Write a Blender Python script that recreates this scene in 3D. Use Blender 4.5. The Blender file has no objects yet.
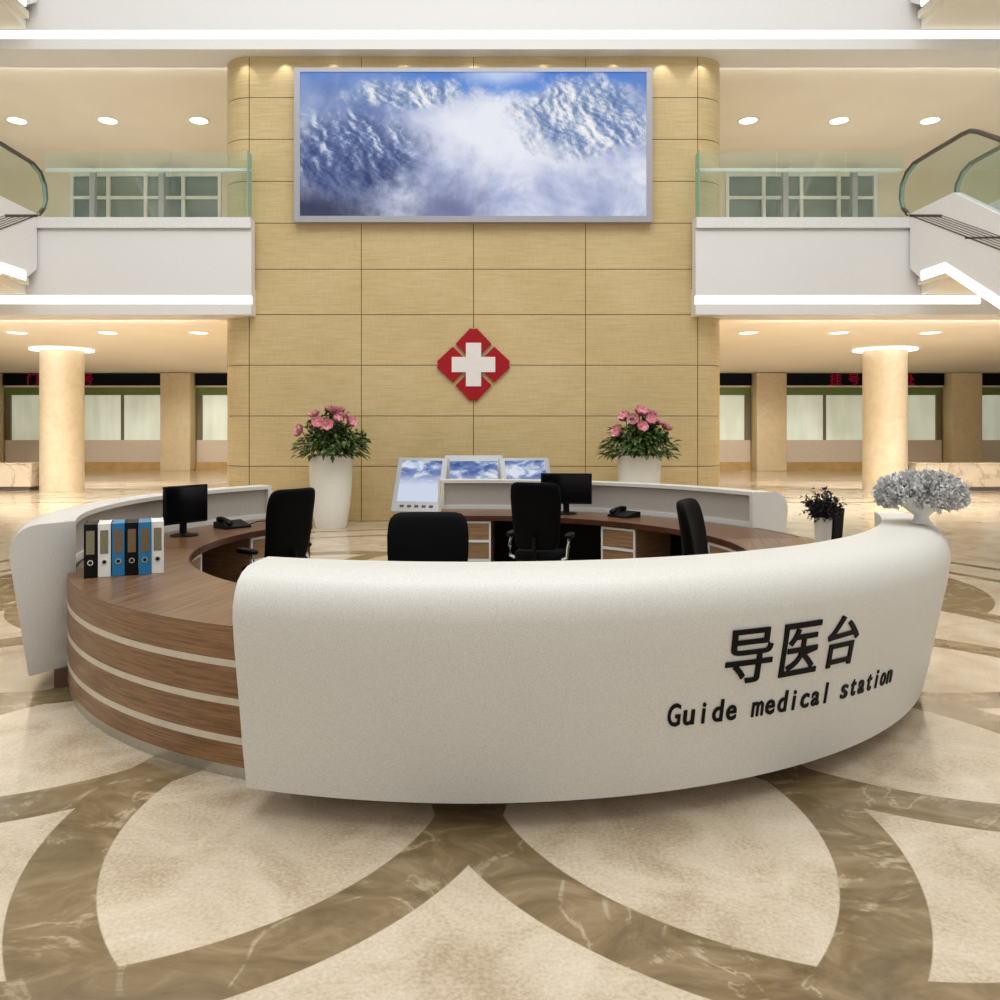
import bpy, math, random
from mathutils import Vector, Matrix
random.seed(11)
PI = math.pi
SC = bpy.context.scene
COL = SC.collection
rad = math.radians

# ------------------------------------------------------------------ helpers
def lin(c):
    return c / 12.92 if c <= 0.04045 else ((c + 0.055) / 1.055) ** 2.4
def rgb(r, g, b, k=1.0):
    return (lin(r / 255) * k, lin(g / 255) * k, lin(b / 255) * k, 1.0)

class G:
    """small node-graph helper"""
    def __init__(s, name):
        s.m = bpy.data.materials.new(name); s.m.use_nodes = True
        s.t = s.m.node_tree; s.t.nodes.clear()
        s.out = s.t.nodes.new('ShaderNodeOutputMaterial')
    def n(s, typ, **kw):
        nd = s.t.nodes.new(typ)
        for k, v in kw.items(): setattr(nd, k, v)
        return nd
    def put(s, sock, v):
        if isinstance(v, bpy.types.NodeSocket): s.t.links.new(v, sock)
        elif v is not None: sock.default_value = v
    def math(s, op, a, b=None, c=None, clamp=False):
        nd = s.n('ShaderNodeMath', operation=op, use_clamp=clamp)
        s.put(nd.inputs[0], a)
        if b is not None: s.put(nd.inputs[1], b)
        if c is not None: s.put(nd.inputs[2], c)
        return nd.outputs[0]
    def vmath(s, op, a, b=None):
        nd = s.n('ShaderNodeVectorMath', operation=op)
        s.put(nd.inputs[0], a)
        if b is not None: s.put(nd.inputs[1], b)
        return nd.outputs['Value'] if op in ('LENGTH', 'DISTANCE', 'DOT_PRODUCT') else nd.outputs[0]
    def pos(s): return s.n('ShaderNodeNewGeometry').outputs['Position']
    def obj(s): return s.n('ShaderNodeTexCoord').outputs['Object']
    def gen(s): return s.n('ShaderNodeTexCoord').outputs['Generated']
    def sep(s, v):
        nd = s.n('ShaderNodeSeparateXYZ'); s.put(nd.inputs[0], v); return nd.outputs
    def comb(s, x, y, z):
        nd = s.n('ShaderNodeCombineXYZ')
        for i, q in enumerate((x, y, z)): s.put(nd.inputs[i], q)
        return nd.outputs[0]
    def noise(s, v, scale, detail=3, rough=.5, dist=0):
        nd = s.n('ShaderNodeTexNoise'); s.put(nd.inputs['Vector'], v)
        nd.inputs['Scale'].default_value = scale; nd.inputs['Detail'].default_value = detail
        nd.inputs['Roughness'].default_value = rough; nd.inputs['Distortion'].default_value = dist
        return nd.outputs[0]
    def ramp(s, f, *stops):
        nd = s.n('ShaderNodeValToRGB'); s.put(nd.inputs[0], f)
        el = nd.color_ramp.elements
        while len(el) < len(stops): el.new(.5)
        for e, (p, c) in zip(el, stops): e.position = p; e.color = c
        return nd.outputs[0]
    def step(s, f, a, b):
        nd = s.n('ShaderNodeMapRange', interpolation_type='SMOOTHSTEP'); s.put(nd.inputs[0], f)
        nd.inputs[1].default_value = a; nd.inputs[2].default_value = b
        return nd.outputs[0]
    def mix(s, f, a, b):
        nd = s.n('ShaderNodeMix', data_type='RGBA'); s.put(nd.inputs[0], f)
        s.put(nd.inputs[6], a); s.put(nd.inputs[7], b); return nd.outputs[2]
    def bump(s, h, strength=.2, dist=.01):
        nd = s.n('ShaderNodeBump'); nd.inputs['Strength'].default_value = strength
        nd.inputs['Distance'].default_value = dist; s.put(nd.inputs['Height'], h); return nd.outputs[0]
    def princ(s, col, rough=.5, metal=0., spec=.5, normal=None, coat=0., emis=None, estr=0.):
        p = s.n('ShaderNodeBsdfPrincipled')
        s.put(p.inputs['Base Color'], col); s.put(p.inputs['Roughness'], rough)
        s.put(p.inputs['Metallic'], metal); s.put(p.inputs['Specular IOR Level'], spec)
        if normal is not None: s.put(p.inputs['Normal'], normal)
        p.inputs['Coat Weight'].default_value = coat; p.inputs['Coat Roughness'].default_value = .05
        if emis is not None:
            s.put(p.inputs['Emission Color'], emis); p.inputs['Emission Strength'].default_value = estr
        s.t.links.new(p.outputs[0], s.out.inputs[0]); return s.m

def plain(name, col, rough=.5, metal=0., spec=.5, var=.06, scale=12, coat=0.):
    g = G(name); f = g.noise(g.pos(), scale, 3)
    d = tuple(c * (1 - var) for c in col[:3]) + (1,); u = tuple(min(1, c * (1 + var)) for c in col[:3]) + (1,)
    return g.princ(g.ramp(f, (.3, d), (.7, u)), rough, metal, spec, coat=coat)
def emit(name, col, st):
    g = G(name); e = g.n('ShaderNodeEmission'); e.inputs[0].default_value = col; e.inputs[1].default_value = st
    g.t.links.new(e.outputs[0], g.out.inputs[0]); return g.m
def speckle(name, a, b, rough, scale=90, spec=.5, var=.5):
    g = G(name); p = g.pos()
    f = g.noise(p, scale, 2, .7); f2 = g.noise(p, 3, 3)
    c = g.ramp(f, (.5 - var * .3, b), (.5 + var * .3, a))
    c2 = g.mix(g.math('MULTIPLY', f2, .18), c, b)
    return g.princ(c2, rough, 0, spec)
def wood(name, cols, vscale, rough=.35, spec=.5, rot=0.):
    g = G(name); p = g.pos()
    if rot:
        r = g.n('ShaderNodeVectorRotate', rotation_type='Z_AXIS'); g.put(r.inputs[0], p); r.inputs['Angle'].default_value = rot; p = r.outputs[0]
    q = g.vmath('MULTIPLY', p, vscale)
    f = g.noise(q, 1.0, 5, .62, .12); f2 = g.noise(q, 3.0, 3, .6)
    f = g.math('ADD', g.math('MULTIPLY', f, .7), g.math('MULTIPLY', f2, .3))
    return g.princ(g.ramp(f, (.32, cols[0]), (.5, cols[1]), (.68, cols[2])), rough, 0, spec)

class MB:
    def __init__(s): s.v = []; s.f = []; s.mi = []
    def add(s, vs, fs, mi=0):
        o = len(s.v); s.v += [tuple(v) for v in vs]
        for f in fs: s.f.append(tuple(i + o for i in f)); s.mi.append(mi)
        return s
    def box(s, x0, x1, y0, y1, z0, z1, mi=0, M=None):
        vs = [(x, y, z) for z in (z0, z1) for y in (y0, y1) for x in (x0, x1)]
        if M: vs = [M @ Vector(v) for v in vs]
        return s.add(vs, [(0, 2, 3, 1), (4, 5, 7, 6), (0, 1, 5, 4), (2, 6, 7, 3), (0, 4, 6, 2), (1, 3, 7, 5)], mi)
    def rbox(s, x0, x1, y0, y1, z0, z1, r=.01, mi=0, M=None, n=3):
        """box rounded on its four vertical edges with chamfered top and bottom"""
        c = []
        for cx, cy, a0 in ((x1 - r, y1 - r, 0), (x0 + r, y1 - r, 90), (x0 + r, y0 + r, 180), (x1 - r, y0 + r, 270)):
            for k in range(n + 1):
                a = rad(a0 + 90 * k / n); c.append((cx, cy, math.cos(a), math.sin(a)))
        e = r * .5; L = []
        for z, rr in ((z0, r - e), (z0 + e, r), (z1 - e, r), (z1, r - e)):
            L.append([(x + dx * rr, y + dy * rr, z) for x, y, dx, dy in c])
        return s.loft(L, mi, M)
    def loft(s, loops, mi=0, M=None, caps=True, closed=True):
        n = len(loops[0]); vs = [v for l in loops for v in l]
        if M: vs = [M @ Vector(v) for v in vs]
        fs = []
        for k in range(len(loops) - 1):
            for i in range(n if closed else n - 1):
                j = (i + 1) % n
                fs.append((k * n + i, k * n + j, (k + 1) * n + j, (k + 1) * n + i))
        if caps:
            fs.append(tuple(reversed(range(n)))); fs.append(tuple(range((len(loops) - 1) * n, len(loops) * n)))
        return s.add(vs, fs, mi)
    def ring(s, prof, a0, a1, c=(0, 0), n=None, mi=0):
        """closed (r,z) profile swept between two angles in degrees"""
        n = n or max(2, int(abs(a1 - a0) / 1.5))
        L = []
        for k in range(n + 1):
            a = rad(a0 + (a1 - a0) * k / n)
            L.append([(c[0] + r * math.cos(a), c[1] + r * math.sin(a), z) for r, z in prof])
        return s.loft(L, mi)
    def lathe(s, prof, n=32, c=(0, 0, 0), mi=0, M=None):
        L = []
        for r, z in prof:
            L.append([(c[0] + r * math.cos(2 * PI * k / n), c[1] + r * math.sin(2 * PI * k / n), c[2] + z) for k in range(n)])
        return s.loft(L, mi, M)
    def tube(s, pts, r, n=8, mi=0, M=None):
        pts = [Vector(p) for p in pts]; L = []
        for i, p in enumerate(pts):
            d = (pts[min(i + 1, len(pts) - 1)] - pts[max(i - 1, 0)]).normalized()
            u = d.cross(Vector((0, 0, 1)) if abs(d.z) < .9 else Vector((1, 0, 0))).normalized(); w = d.cross(u)
            rr = r[i] if isinstance(r, (list, tuple)) else r
            L.append([p + (u * math.cos(2 * PI * k / n) + w * math.sin(2 * PI * k / n)) * rr for k in range(n)])
        return s.loft(L, mi, M)
    def prism(s, poly, ax, lo, hi, mi=0):
        """polygon extruded along an axis: ax 'x' takes (y,z), 'y' takes (x,z), 'z' takes (x,y)"""
        f = {'x': lambda p, t: (t, p[0], p[1]), 'y': lambda p, t: (p[0], t, p[1]), 'z': lambda p, t: (p[0], p[1], t)}[ax]
        return s.loft([[f(p, lo) for p in poly], [f(p, hi) for p in poly]], mi)
    def build(s, name, mat, parent=None, world=True, smooth=35):
        me = bpy.data.meshes.new(name)
        v = s.v
        if parent is not None and world:
            L = root_loc(parent); v = [(a - L[0], b - L[1], c - L[2]) for a, b, c in v]
        me.from_pydata(v, [], s.f)
        for m in (mat if isinstance(mat, (list, tuple)) else [mat]): me.materials.append(m)
        me.polygons.foreach_set('material_index', s.mi)
        import bmesh
        bm = bmesh.new(); bm.from_mesh(me); bmesh.ops.recalc_face_normals(bm, faces=bm.faces); bm.to_mesh(me); bm.free()
        if smooth:
            me.polygons.foreach_set('use_smooth', [True] * len(me.polygons)); me.set_sharp_from_angle(angle=rad(smooth))
        me.update()
        o = bpy.data.objects.new(name, me); COL.objects.link(o)
        if parent is not None: o.parent = parent
        return o
def root_loc(o):
    L = Vector((0, 0, 0))
    while o is not None: L += o.location; o = o.parent
    return L
def tag(o, label, cat, group=None, kind=None):
    o['label'] = label; o['category'] = cat
    if group: o['group'] = group
    if kind: o['kind'] = kind
    return o
def thing(name, label, cat, loc=(0, 0, 0), rz=0., group=None):
    o = bpy.data.objects.new(name, None); o.empty_display_size = .1
    COL.objects.link(o); o.location = loc; o.rotation_euler = (0, 0, rz)
    return tag(o, label, cat, group)
def struct(o):
    o['kind'] = 'structure'; return o
def dup(root, loc, rz, label):
    r = root.copy(); COL.objects.link(r); r.location = loc; r.rotation_euler = (0, 0, rz); r['label'] = label
    for ch in list(root.children):
        c = ch.copy(); COL.objects.link(c); c.parent = r
        for g in list(ch.children):
            d = g.copy(); COL.objects.link(d); d.parent = c
    return r
def text_mesh(body, size=1., depth=.01, bold=0.):
    """text as a mesh in its own xy plane, centred on its box, extruded in z"""
    cu = bpy.data.curves.new('text', 'FONT'); cu.body = body; cu.size = size; cu.extrude = depth / 2; cu.offset = bold
    cu.resolution_u = 4
    o = bpy.data.objects.new('text', cu); COL.objects.link(o)
    bpy.context.view_layer.update()
    dg = bpy.context.evaluated_depsgraph_get()
    me = bpy.data.meshes.new_from_object(o.evaluated_get(dg))
    vs = [v.co.copy() for v in me.vertices]; fs = [tuple(p.vertices) for p in me.polygons]
    bpy.data.objects.remove(o); bpy.data.meshes.remove(me); bpy.data.curves.remove(cu)
    return vs, fs
def fit(vs, w=None, h=None, cx=True):
    x0 = min(v.x for v in vs); x1 = max(v.x for v in vs); y0 = min(v.y for v in vs); y1 = max(v.y for v in vs)
    return x0, x1, y0, y1

# ------------------------------------------------------------------ materials
M = {}
WARM = (1.0, .982, .95, 1)
M['light'] = emit('light_strip', (1, .985, .92, 1), 1.9)
M['lamp'] = emit('downlight_glow', (1, .98, .92, 1), 3.5)
M['ceiling'] = plain('ceiling_paint', rgb(238, 230, 214), .7, spec=.2, var=.02, scale=1)
M['fascia'] = speckle('white_fascia', rgb(240, 238, 235), rgb(224, 221, 218), .5, 60, .3)
M['plaster'] = plain('cream_plaster', rgb(226, 212, 184), .7, spec=.2, var=.03, scale=2)
M['counter'] = speckle('white_stone', rgb(234, 231, 224), rgb(206, 201, 190), .4, 240, .4)
M['counter_panel'] = speckle('grey_panel', rgb(196, 188, 176), rgb(168, 160, 150), .6, 160, .3)
M['plinth'] = plain('brown_plinth', rgb(92, 64, 42), .4)
M['steel'] = plain('brushed_steel', rgb(190, 184, 172), .3, .9, var=.05, scale=30)
M['chrome'] = plain('chrome', rgb(215, 215, 212), .15, 1., var=.02)
M['inlay'] = plain('cream_inlay', rgb(214, 202, 178), .3)
wc = (rgb(88, 60, 36), rgb(136, 98, 62), rgb(164, 124, 84))
M['wood_side'] = wood('walnut_side', wc, (3, 3, 75), .35)
M['wood_top'] = wood('walnut_top', (rgb(72, 50, 33), rgb(118, 87, 59), rgb(150, 116, 82)), (44, 1.6, 3), .32, rot=rad(14))
M['wood_desk'] = wood('walnut_desk', (rgb(66, 42, 26), rgb(106, 72, 46), rgb(134, 96, 64)), (4, 40, 3), .28)
M['wood_edge'] = wood('walnut_edge', (rgb(50, 25, 15), rgb(76, 40, 26), rgb(94, 54, 36)), (4, 4, 40), .3)
M['drawer'] = wood('drawer_front', (rgb(112, 82, 54), rgb(152, 116, 82), rgb(172, 136, 100)), (4, 4, 60), .4)
M['dark_panel'] = plain('dark_panel', rgb(10, 8, 7), .6, spec=.15)
M['black'] = plain('black_plastic', rgb(4, 4, 5), .45, spec=.2, var=.2)
M['fabric_black'] = plain('black_leather', rgb(2, 2, 3), .65, spec=.1, var=.25, scale=40)
M['screen_off'] = plain('dark_screen', rgb(9, 10, 13), .12, spec=.5, var=.1)
M['white_plastic'] = plain('white_plastic', rgb(238, 236, 230), .35)
M['blue'] = plain('blue_card', rgb(24, 118, 168), .35)
M['label_card'] = plain('label_card', rgb(132, 124, 98), .5, var=.15, scale=60)
M['label_brown'] = plain('label_card_brown', rgb(120, 96, 66), .5, var=.15, scale=60)
M['urn'] = speckle('urn_stone', rgb(244, 240, 230), rgb(228, 222, 210), .45, 110, .3)
M['soil'] = plain('soil', rgb(40, 30, 20), .9, var=.4, scale=60)
M['marble_bench'] = None
M['red'] = plain('red_enamel', rgb(164, 6, 17), .5, spec=.3, var=.04)
M['white_sign'] = plain('white_enamel', rgb(236, 228, 222), .4, var=.02)
M['letter'] = plain('black_letter', rgb(7, 6, 7), .5, spec=.15, var=.1)
M['frame_grey'] = plain('grey_frame', rgb(170, 168, 172), .35, .3, var=.03)
M['frame_white'] = plain('white_frame', rgb(232, 232, 226), .4, var=.02)
M['kiosk'] = plain('kiosk_shell', rgb(184, 185, 184), .35, .1, var=.03)
M['green_band'] = plain('green_band', rgb(100, 118, 50), .5, var=.08, scale=3)
M['ochre'] = plain('ochre_stone', rgb(186, 150, 90), .35, var=.12, scale=3)
M['led_black'] = plain('led_black', rgb(6, 5, 9), .5, spec=.1, var=.2)
M['led_red'] = emit('led_red', (.55, .01, .04, 1), .3)
M['rubber'] = plain('brown_rubber', rgb(74, 62, 54), .35, var=.1)
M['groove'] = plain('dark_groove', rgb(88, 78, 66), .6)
M['jamb'] = plain('dark_jamb', rgb(110, 98, 66), .5)
M['sill'] = speckle('pink_granite', rgb(224, 208, 186), rgb(196, 178, 154), .35, 25, .4)

def mat_marble(name, a, b, c, scale=1.4, rough=.25):
    g = G(name); p = g.pos()
    f = g.noise(p, scale, 8, .65, 1.2); v = g.noise(p, scale * 1.2, 6, .6, .8)
    vein = g.step(g.math('ABSOLUTE', g.math('SUBTRACT', v, .5)), .0, .035)
    col = g.ramp(f, (.3, a), (.7, b))
    return g.princ(g.mix(g.math('MULTIPLY', g.math('SUBTRACT', 1, vein), .5), col, c), rough)
M['marble_bench'] = mat_marble('bench_marble', rgb(226, 210, 186), rgb(205, 186, 158), rgb(150, 128, 98), .9)
M['column'] = mat_marble('column_travertine', rgb(224, 210, 182), rgb(208, 190, 156), rgb(216, 198, 166), 3., .4)
M['pier'] = mat_marble('pier_stone', rgb(212, 192, 152), rgb(196, 174, 132), rgb(204, 182, 142), 3., .45)

# feature-wall veneer
g = G('feature_veneer'); p = g.pos()
f = g.noise(g.vmath('MULTIPLY', p, (2.2, 2.2, 55)), 1., 4, .6); f2 = g.noise(g.vmath('MULTIPLY', p, (30, 30, 4)), 1., 3, .6); f3 = g.noise(p, .6, 2)
ff = g.math('ADD', g.math('MULTIPLY', f, .55), g.math('ADD', g.math('MULTIPLY', f2, .2), g.math('MULTIPLY', f3, .25)))
M['veneer'] = g.princ(g.ramp(ff, (.34, rgb(188, 163, 112)), (.5, rgb(205, 180, 130)), (.66, rgb(216, 194, 148))), .42, 0, .35)
M['veneer_gap'] = plain('veneer_gap', rgb(120, 98, 60), .8)

# glass: tinted transparent layer with a fresnel gloss
def glass(name, tint, k=.12, ior=1.45):
    g = G(name); t = g.n('ShaderNodeBsdfTransparent'); t.inputs[0].default_value = tint
    gl = g.n('ShaderNodeBsdfGlossy'); gl.inputs['Roughness'].default_value = .03
    lw = g.n('ShaderNodeLayerWeight'); lw.inputs[0].default_value = .5
    frv = g.math('ADD', .03, g.math('MULTIPLY', g.math('POWER', lw.outputs['Facing'], 5.0), .35))
    d = g.n('ShaderNodeBsdfDiffuse'); d.inputs[0].default_value = rgb(190, 220, 205)
    mx = g.n('ShaderNodeMixShader'); g.put(mx.inputs[0], k); g.put(mx.inputs[1], t.outputs[0]); g.put(mx.inputs[2], d.outputs[0])
    m2 = g.n('ShaderNodeMixShader'); g.put(m2.inputs[0], frv); g.put(m2.inputs[1], mx.outputs[0]); g.put(m2.inputs[2], gl.outputs[0])
    g.t.links.new(m2.outputs[0], g.out.inputs[0]); return g.m
M['glass'] = glass('green_glass', (.95, .985, .965, 1), .06)
M['glass_edge'] = glass('glass_edge', (.55, .78, .70, 1), .5)
g = G('dark_window_glass')
f = g.noise(g.vmath('MULTIPLY', g.pos(), (.5, .5, .9)), 1.3, 2)
M['dark_glass'] = g.princ(g.ramp(f, (.35, rgb(86, 96, 88)), (.65, rgb(128, 134, 124))), .12, 0, .6)
g = G('frosted_window_glass')
f = g.noise(g.vmath('MULTIPLY', g.pos(), (3, 1, .35)), .8, 2); f2 = g.noise(g.pos(), .5, 2)
c = g.ramp(g.math('ADD', g.math('MULTIPLY', f, .5), g.math('MULTIPLY', f2, .5)), (.38, rgb(196, 202, 180)), (.62, rgb(216, 222, 204)))
M['frosted'] = g.princ(c, .25, 0, .5, emis=c, estr=.38)  # panes glow: light of the room behind is put into the glass

# floor: cream marble with interlaced brown rings around the desk and brown strips behind
DC = (-0.02, 6.86)
g = G('marble_floor'); p = g.pos()
x, y, z = g.sep(p)[:3]
rx = g.math('SUBTRACT', x, DC[0]); ry = g.math('SUBTRACT', y, DC[1])
rr = g.math('SQRT', g.math('ADD', g.math('MULTIPLY', rx, rx), g.math('MULTIPLY', ry, ry)))
an = g.math('ARCTAN2', ry, rx)
s30 = PI / 6
fo = g.math('SUBTRACT', g.math('FLOORED_MODULO', g.math('ADD', an, s30 / 2), s30), s30 / 2)
band = None
def bandmask(d, lo, hi, e=.004):
    return g.math('MULTIPLY', g.step(d, lo - e, lo + e), g.math('SUBTRACT', 1, g.step(d, hi - e, hi + e)))
for k in (-1, 0, 1):
    a2 = g.math('SUBTRACT', fo, k * s30)
    px = g.math('SUBTRACT', g.math('MULTIPLY', rr, g.math('COSINE', a2)), 3.22); py = g.math('MULTIPLY', rr, g.math('SINE', a2))
    d = g.math('SQRT', g.math('ADD', g.math('MULTIPLY', px, px), g.math('MULTIPLY', py, py)))
    b = bandmask(d, 1.515, 1.81)
    band = b if band is None else g.math('MAXIMUM', band, b)
for lo, hi in ((7.08, 7.24), (6.35, 6.5)):
    band = g.math('MAXIMUM', band, bandmask(rr, lo, hi))
ax = g.math('ABSOLUTE', x)
dd = g.vmath('DISTANCE', g.comb(g.math('ABSOLUTE', rx), ry, 0), (3.3, 2.4, 0))
band = g.math('MAXIMUM', band, g.math('MULTIPLY', g.math('SUBTRACT', 1, g.step(dd, 2.24, 2.25)), g.step(rr, 4.76, 4.77)))
for (y0, y1, x0, x1) in ((18.75, 18.95, 7.2, 30), (19.95, 20.15, 6.0, 11.5), (22.6, 22.8, 5.0, 12.2), (24.0, 24.2, 4., 12.5), (26.4, 26.65, 4, 13.), (27.7, 28.0, 4, 12.3), (29.4, 29.8, 13.2, 16)):
    m_ = g.math('MULTIPLY', bandmask(y, y0, y1, .02), bandmask(ax, x0, x1, .02)); band = g.math('MAXIMUM', band, m_)
n1 = g.noise(p, 2.2, 8, .62, .8); n2 = g.noise(p, 60, 3, .6); n3 = g.noise(p, .7, 3)
cr = g.ramp(g.math('ADD', g.math('MULTIPLY', n1, .62), g.math('MULTIPLY', n2, .38)), (.34, rgb(172, 150, 122)), (.5, rgb(206, 188, 162)), (.66, rgb(224, 210, 188)))
w1 = g.noise(g.vmath('MULTIPLY', p, (1, 1.6, 1)), 2.4, 9, .68, 1.5); w2 = g.noise(p, 1.5, 6, .55, 1.0)
br = g.ramp(w1, (.3, rgb(100, 82, 56)), (.5, rgb(132, 111, 79)), (.7, rgb(162, 141, 108)))
vein = g.math('MULTIPLY', g.math('SUBTRACT', 1, g.step(g.math('ABSOLUTE', g.math('SUBTRACT', w2, .5)), 0., .022)), g.step(w1, .42, .6))
br = g.mix(g.math('MULTIPLY', vein, .55), br, rgb(206, 190, 160))
M['floor'] = g.princ(g.mix(band, cr, br), .13, 0, .55)

# picture on the large screen: blue mountains in cloud (generated coordinates of the panel)
def mountains(name, st=1.0):
    g = G(name); q = g.sep(g.gen()); u = q[0]; v = q[2]
    P = g.comb(g.math('MULTIPLY', u, 2.4), v, 0)
    big = g.noise(P, 2.2, 5, .6, .3); warp = g.noise(P, 6, 8, .65)
    # shaded relief: a height field against the same field shifted towards the light
    mfw = g.noise(P, 3.2, 3, .5)
    pu, pv = g.sep(P)[0], g.sep(P)[1]
    PR = g.comb(g.math('MULTIPLY', g.math('ADD', pu, g.math('ADD', g.math('MULTIPLY', pv, .75), g.math('MULTIPLY', mfw, .22))), 1.35), g.math('MULTIPLY', g.math('SUBTRACT', pv, g.math('MULTIPLY', pu, .55)), .8), 0)
    h1 = g.noise(PR, 2.6, 14, .66); h2 = g.noise(g.vmath('ADD', PR, (.045, -.012, 0)), 2.6, 14, .66)
    hf = g.noise(P, 22, 5, .7)
    fine = g.math('ADD', g.math('ADD', .5, g.math('MULTIPLY', g.math('SUBTRACT', h1, h2), 1.6)), g.math('MULTIPLY', g.math('SUBTRACT', hf, .5), .12))
    def blob(cx, cy, sx, sy, a, b, wa=.5):
        dx = g.math('DIVIDE', g.math('SUBTRACT', u, cx), sx); dy = g.math('DIVIDE', g.math('SUBTRACT', v, cy), sy)
        d = g.math('SQRT', g.math('ADD', g.math('MULTIPLY', dx, dx), g.math('MULTIPLY', dy, dy)))
        d = g.math('ADD', d, g.math('MULTIPLY', g.math('SUBTRACT', warp, .5), wa * 2))
        return g.math('SUBTRACT', 1, g.step(d, a, b))
    cloud = g.ramp(big, (.3, rgb(120, 134, 180)), (.5, rgb(186, 194, 224)), (.68, rgb(236, 238, 248)))
    cloud = g.mix(blob(.62, .62, .3, .4, .3, 1.2), cloud, rgb(236, 238, 248))
    cloud = g.mix(g.math('MULTIPLY', blob(.42, .02, .16, .25, .2, 1.2), .75), cloud, rgb(84, 88, 138))
    cloud = g.mix(g.math('MULTIPLY', blob(.02, .0, .3, .3, .2, 1.2), .95), cloud, rgb(18, 24, 66))
    sky = g.ramp(v, (.8, rgb(112, 158, 226)), (1., rgb(46, 112, 206)))
    hz = g.step(g.math('ADD', v, g.math('MULTIPLY', g.math('SUBTRACT', warp, .5), .35)), .78, .92)
    c = g.mix(hz, cloud, sky)
    c = g.mix(g.math('MULTIPLY', g.math('MULTIPLY', hz, blob(.58, 1., .12, .1, .2, 1.3)), .8), c, rgb(200, 216, 244))
    shade = g.step(g.math('ADD', v, g.math('MULTIPLY', g.math('SUBTRACT', warp, .5), .5)), .22, .58)
    rockL = g.ramp(fine, (.36, rgb(58, 74, 124)), (.50, rgb(92, 112, 160)), (.58, rgb(158, 174, 206)), (.66, rgb(240, 242, 248)))
    rockL = g.mix(shade, g.ramp(fine, (.4, rgb(40, 54, 108)), (.7, rgb(104, 122, 170))), rockL)
    rockR = g.ramp(fine, (.36, rgb(88, 116, 166)), (.47, rgb(140, 160, 196)), (.55, rgb(208, 214, 228)), (.64, rgb(250, 248, 246)))
    c = g.mix(g.math('MULTIPLY', blob(.08, .82, .36, .2, .4, 1.3), .85), c, g.ramp(big, (.35, rgb(86, 114, 172)), (.65, rgb(150, 172, 212))))
    c = g.mix(blob(.14, .42, .25, .34, .5, 1.15, .5), c, rockL)
    c = g.mix(g.math('MULTIPLY', blob(.31, .85, .19, .12, .5, 1.15, .5), .95), c, rockR)
    c = g.mix(blob(.83, .69, .25, .30, .55, 1.1, .55), c, rockR)
    c = g.mix(g.math('MULTIPLY', blob(1.0, .85, .10, .2, .3, 1.2), .6), c, rgb(84, 124, 190))
    e = g.n('ShaderNodeEmission'); g.put(e.inputs[0], c); e.inputs[1].default_value = st
    gl = g.n('ShaderNodeBsdfGlossy'); gl.inputs['Roughness'].default_value = .15; gl.inputs[0].default_value = (.05, .05, .05, 1)
    ad = g.n('ShaderNodeAddShader'); g.put(ad.inputs[0], e.outputs[0]); g.put(ad.inputs[1], gl.outputs[0])
    g.t.links.new(ad.outputs[0], g.out.inputs[0]); return g.m
M['mountains'] = mountains('mountain_picture', .92)
def sky_picture(name, seed, horizon):
    g = G(name); q = g.sep(g.gen()); u = q[0]; v = q[2]
    P = g.comb(g.math('MULTIPLY', u, 1.2), g.math('MULTIPLY', v, 2.2), seed)
    n = g.noise(P, 2.2, 5, .6, .4)
    top = g.ramp(n, (.35, rgb(70, 92, 150)), (.5, rgb(124, 146, 196)), (.64, rgb(226, 232, 244)))
    c = g.mix(g.step(g.math('ADD', v, g.math('MULTIPLY', g.math('SUBTRACT', n, .5), .5)), horizon - .15, horizon + .2), rgb(214, 222, 242), top)
    e = g.n('ShaderNodeEmission'); g.put(e.inputs[0], c); e.inputs[1].default_value = .9
    g.t.links.new(e.outputs[0], g.out.inputs[0]); return g.m

def leafmat(name, cols, rough=.5, scale=9):
    g = G(name); f = g.noise(g.pos(), scale, 2)
    m = g.princ(g.ramp(f, *[(.3 + .4 * i / (len(cols) - 1), c) for i, c in enumerate(cols)]), rough, 0, .3); return m
M['leaf'] = leafmat('peony_leaf', (rgb(36, 52, 22), rgb(70, 92, 42), rgb(122, 140, 80)), .45, 14)
M['petal'] = leafmat('peony_petal', (rgb(186, 96, 112), rgb(222, 146, 156), rgb(242, 196, 198)), .6, 30)
M['stem'] = plain('stem', rgb(58, 62, 30), .6)
M['silver_leaf'] = leafmat('silver_leaf', (rgb(160, 160, 158), rgb(214, 213, 210), rgb(246, 245, 242)), .6, 22)
M['dark_leaf'] = leafmat('dark_leaf', (rgb(18, 15, 22), rgb(34, 29, 38), rgb(58, 52, 60)), .5, 30)

# ------------------------------------------------------------------ the setting
CEIL1, CEIL2 = 3.93, 8.83; DZ = 4.835
struct(MB().box(-26, 26, -6, 34.4, -.12, 0).build('floor', M['floor'], smooth=0))
# ground-floor hall ceiling and upper-gallery ceiling (the slabs of the floors above)
struct(MB().box(-26, 26, 15.55, 34.4, CEIL1, CEIL1 + .35).build('ceiling', M['ceiling'], smooth=0))
struct(MB().box(-26, 26, 15.55, 24, CEIL2, CEIL2 + .35).build('ceiling', M['ceiling'], smooth=0))
struct(MB().box(-26, -25.8, 15.0, 34.4, 0, CEIL2).build('wall_left', M['plaster'], smooth=0))
struct(MB().box(25.8, 26, 15.0, 34.4, 0, CEIL2).build('wall_right', M['plaster'], smooth=0))

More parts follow.
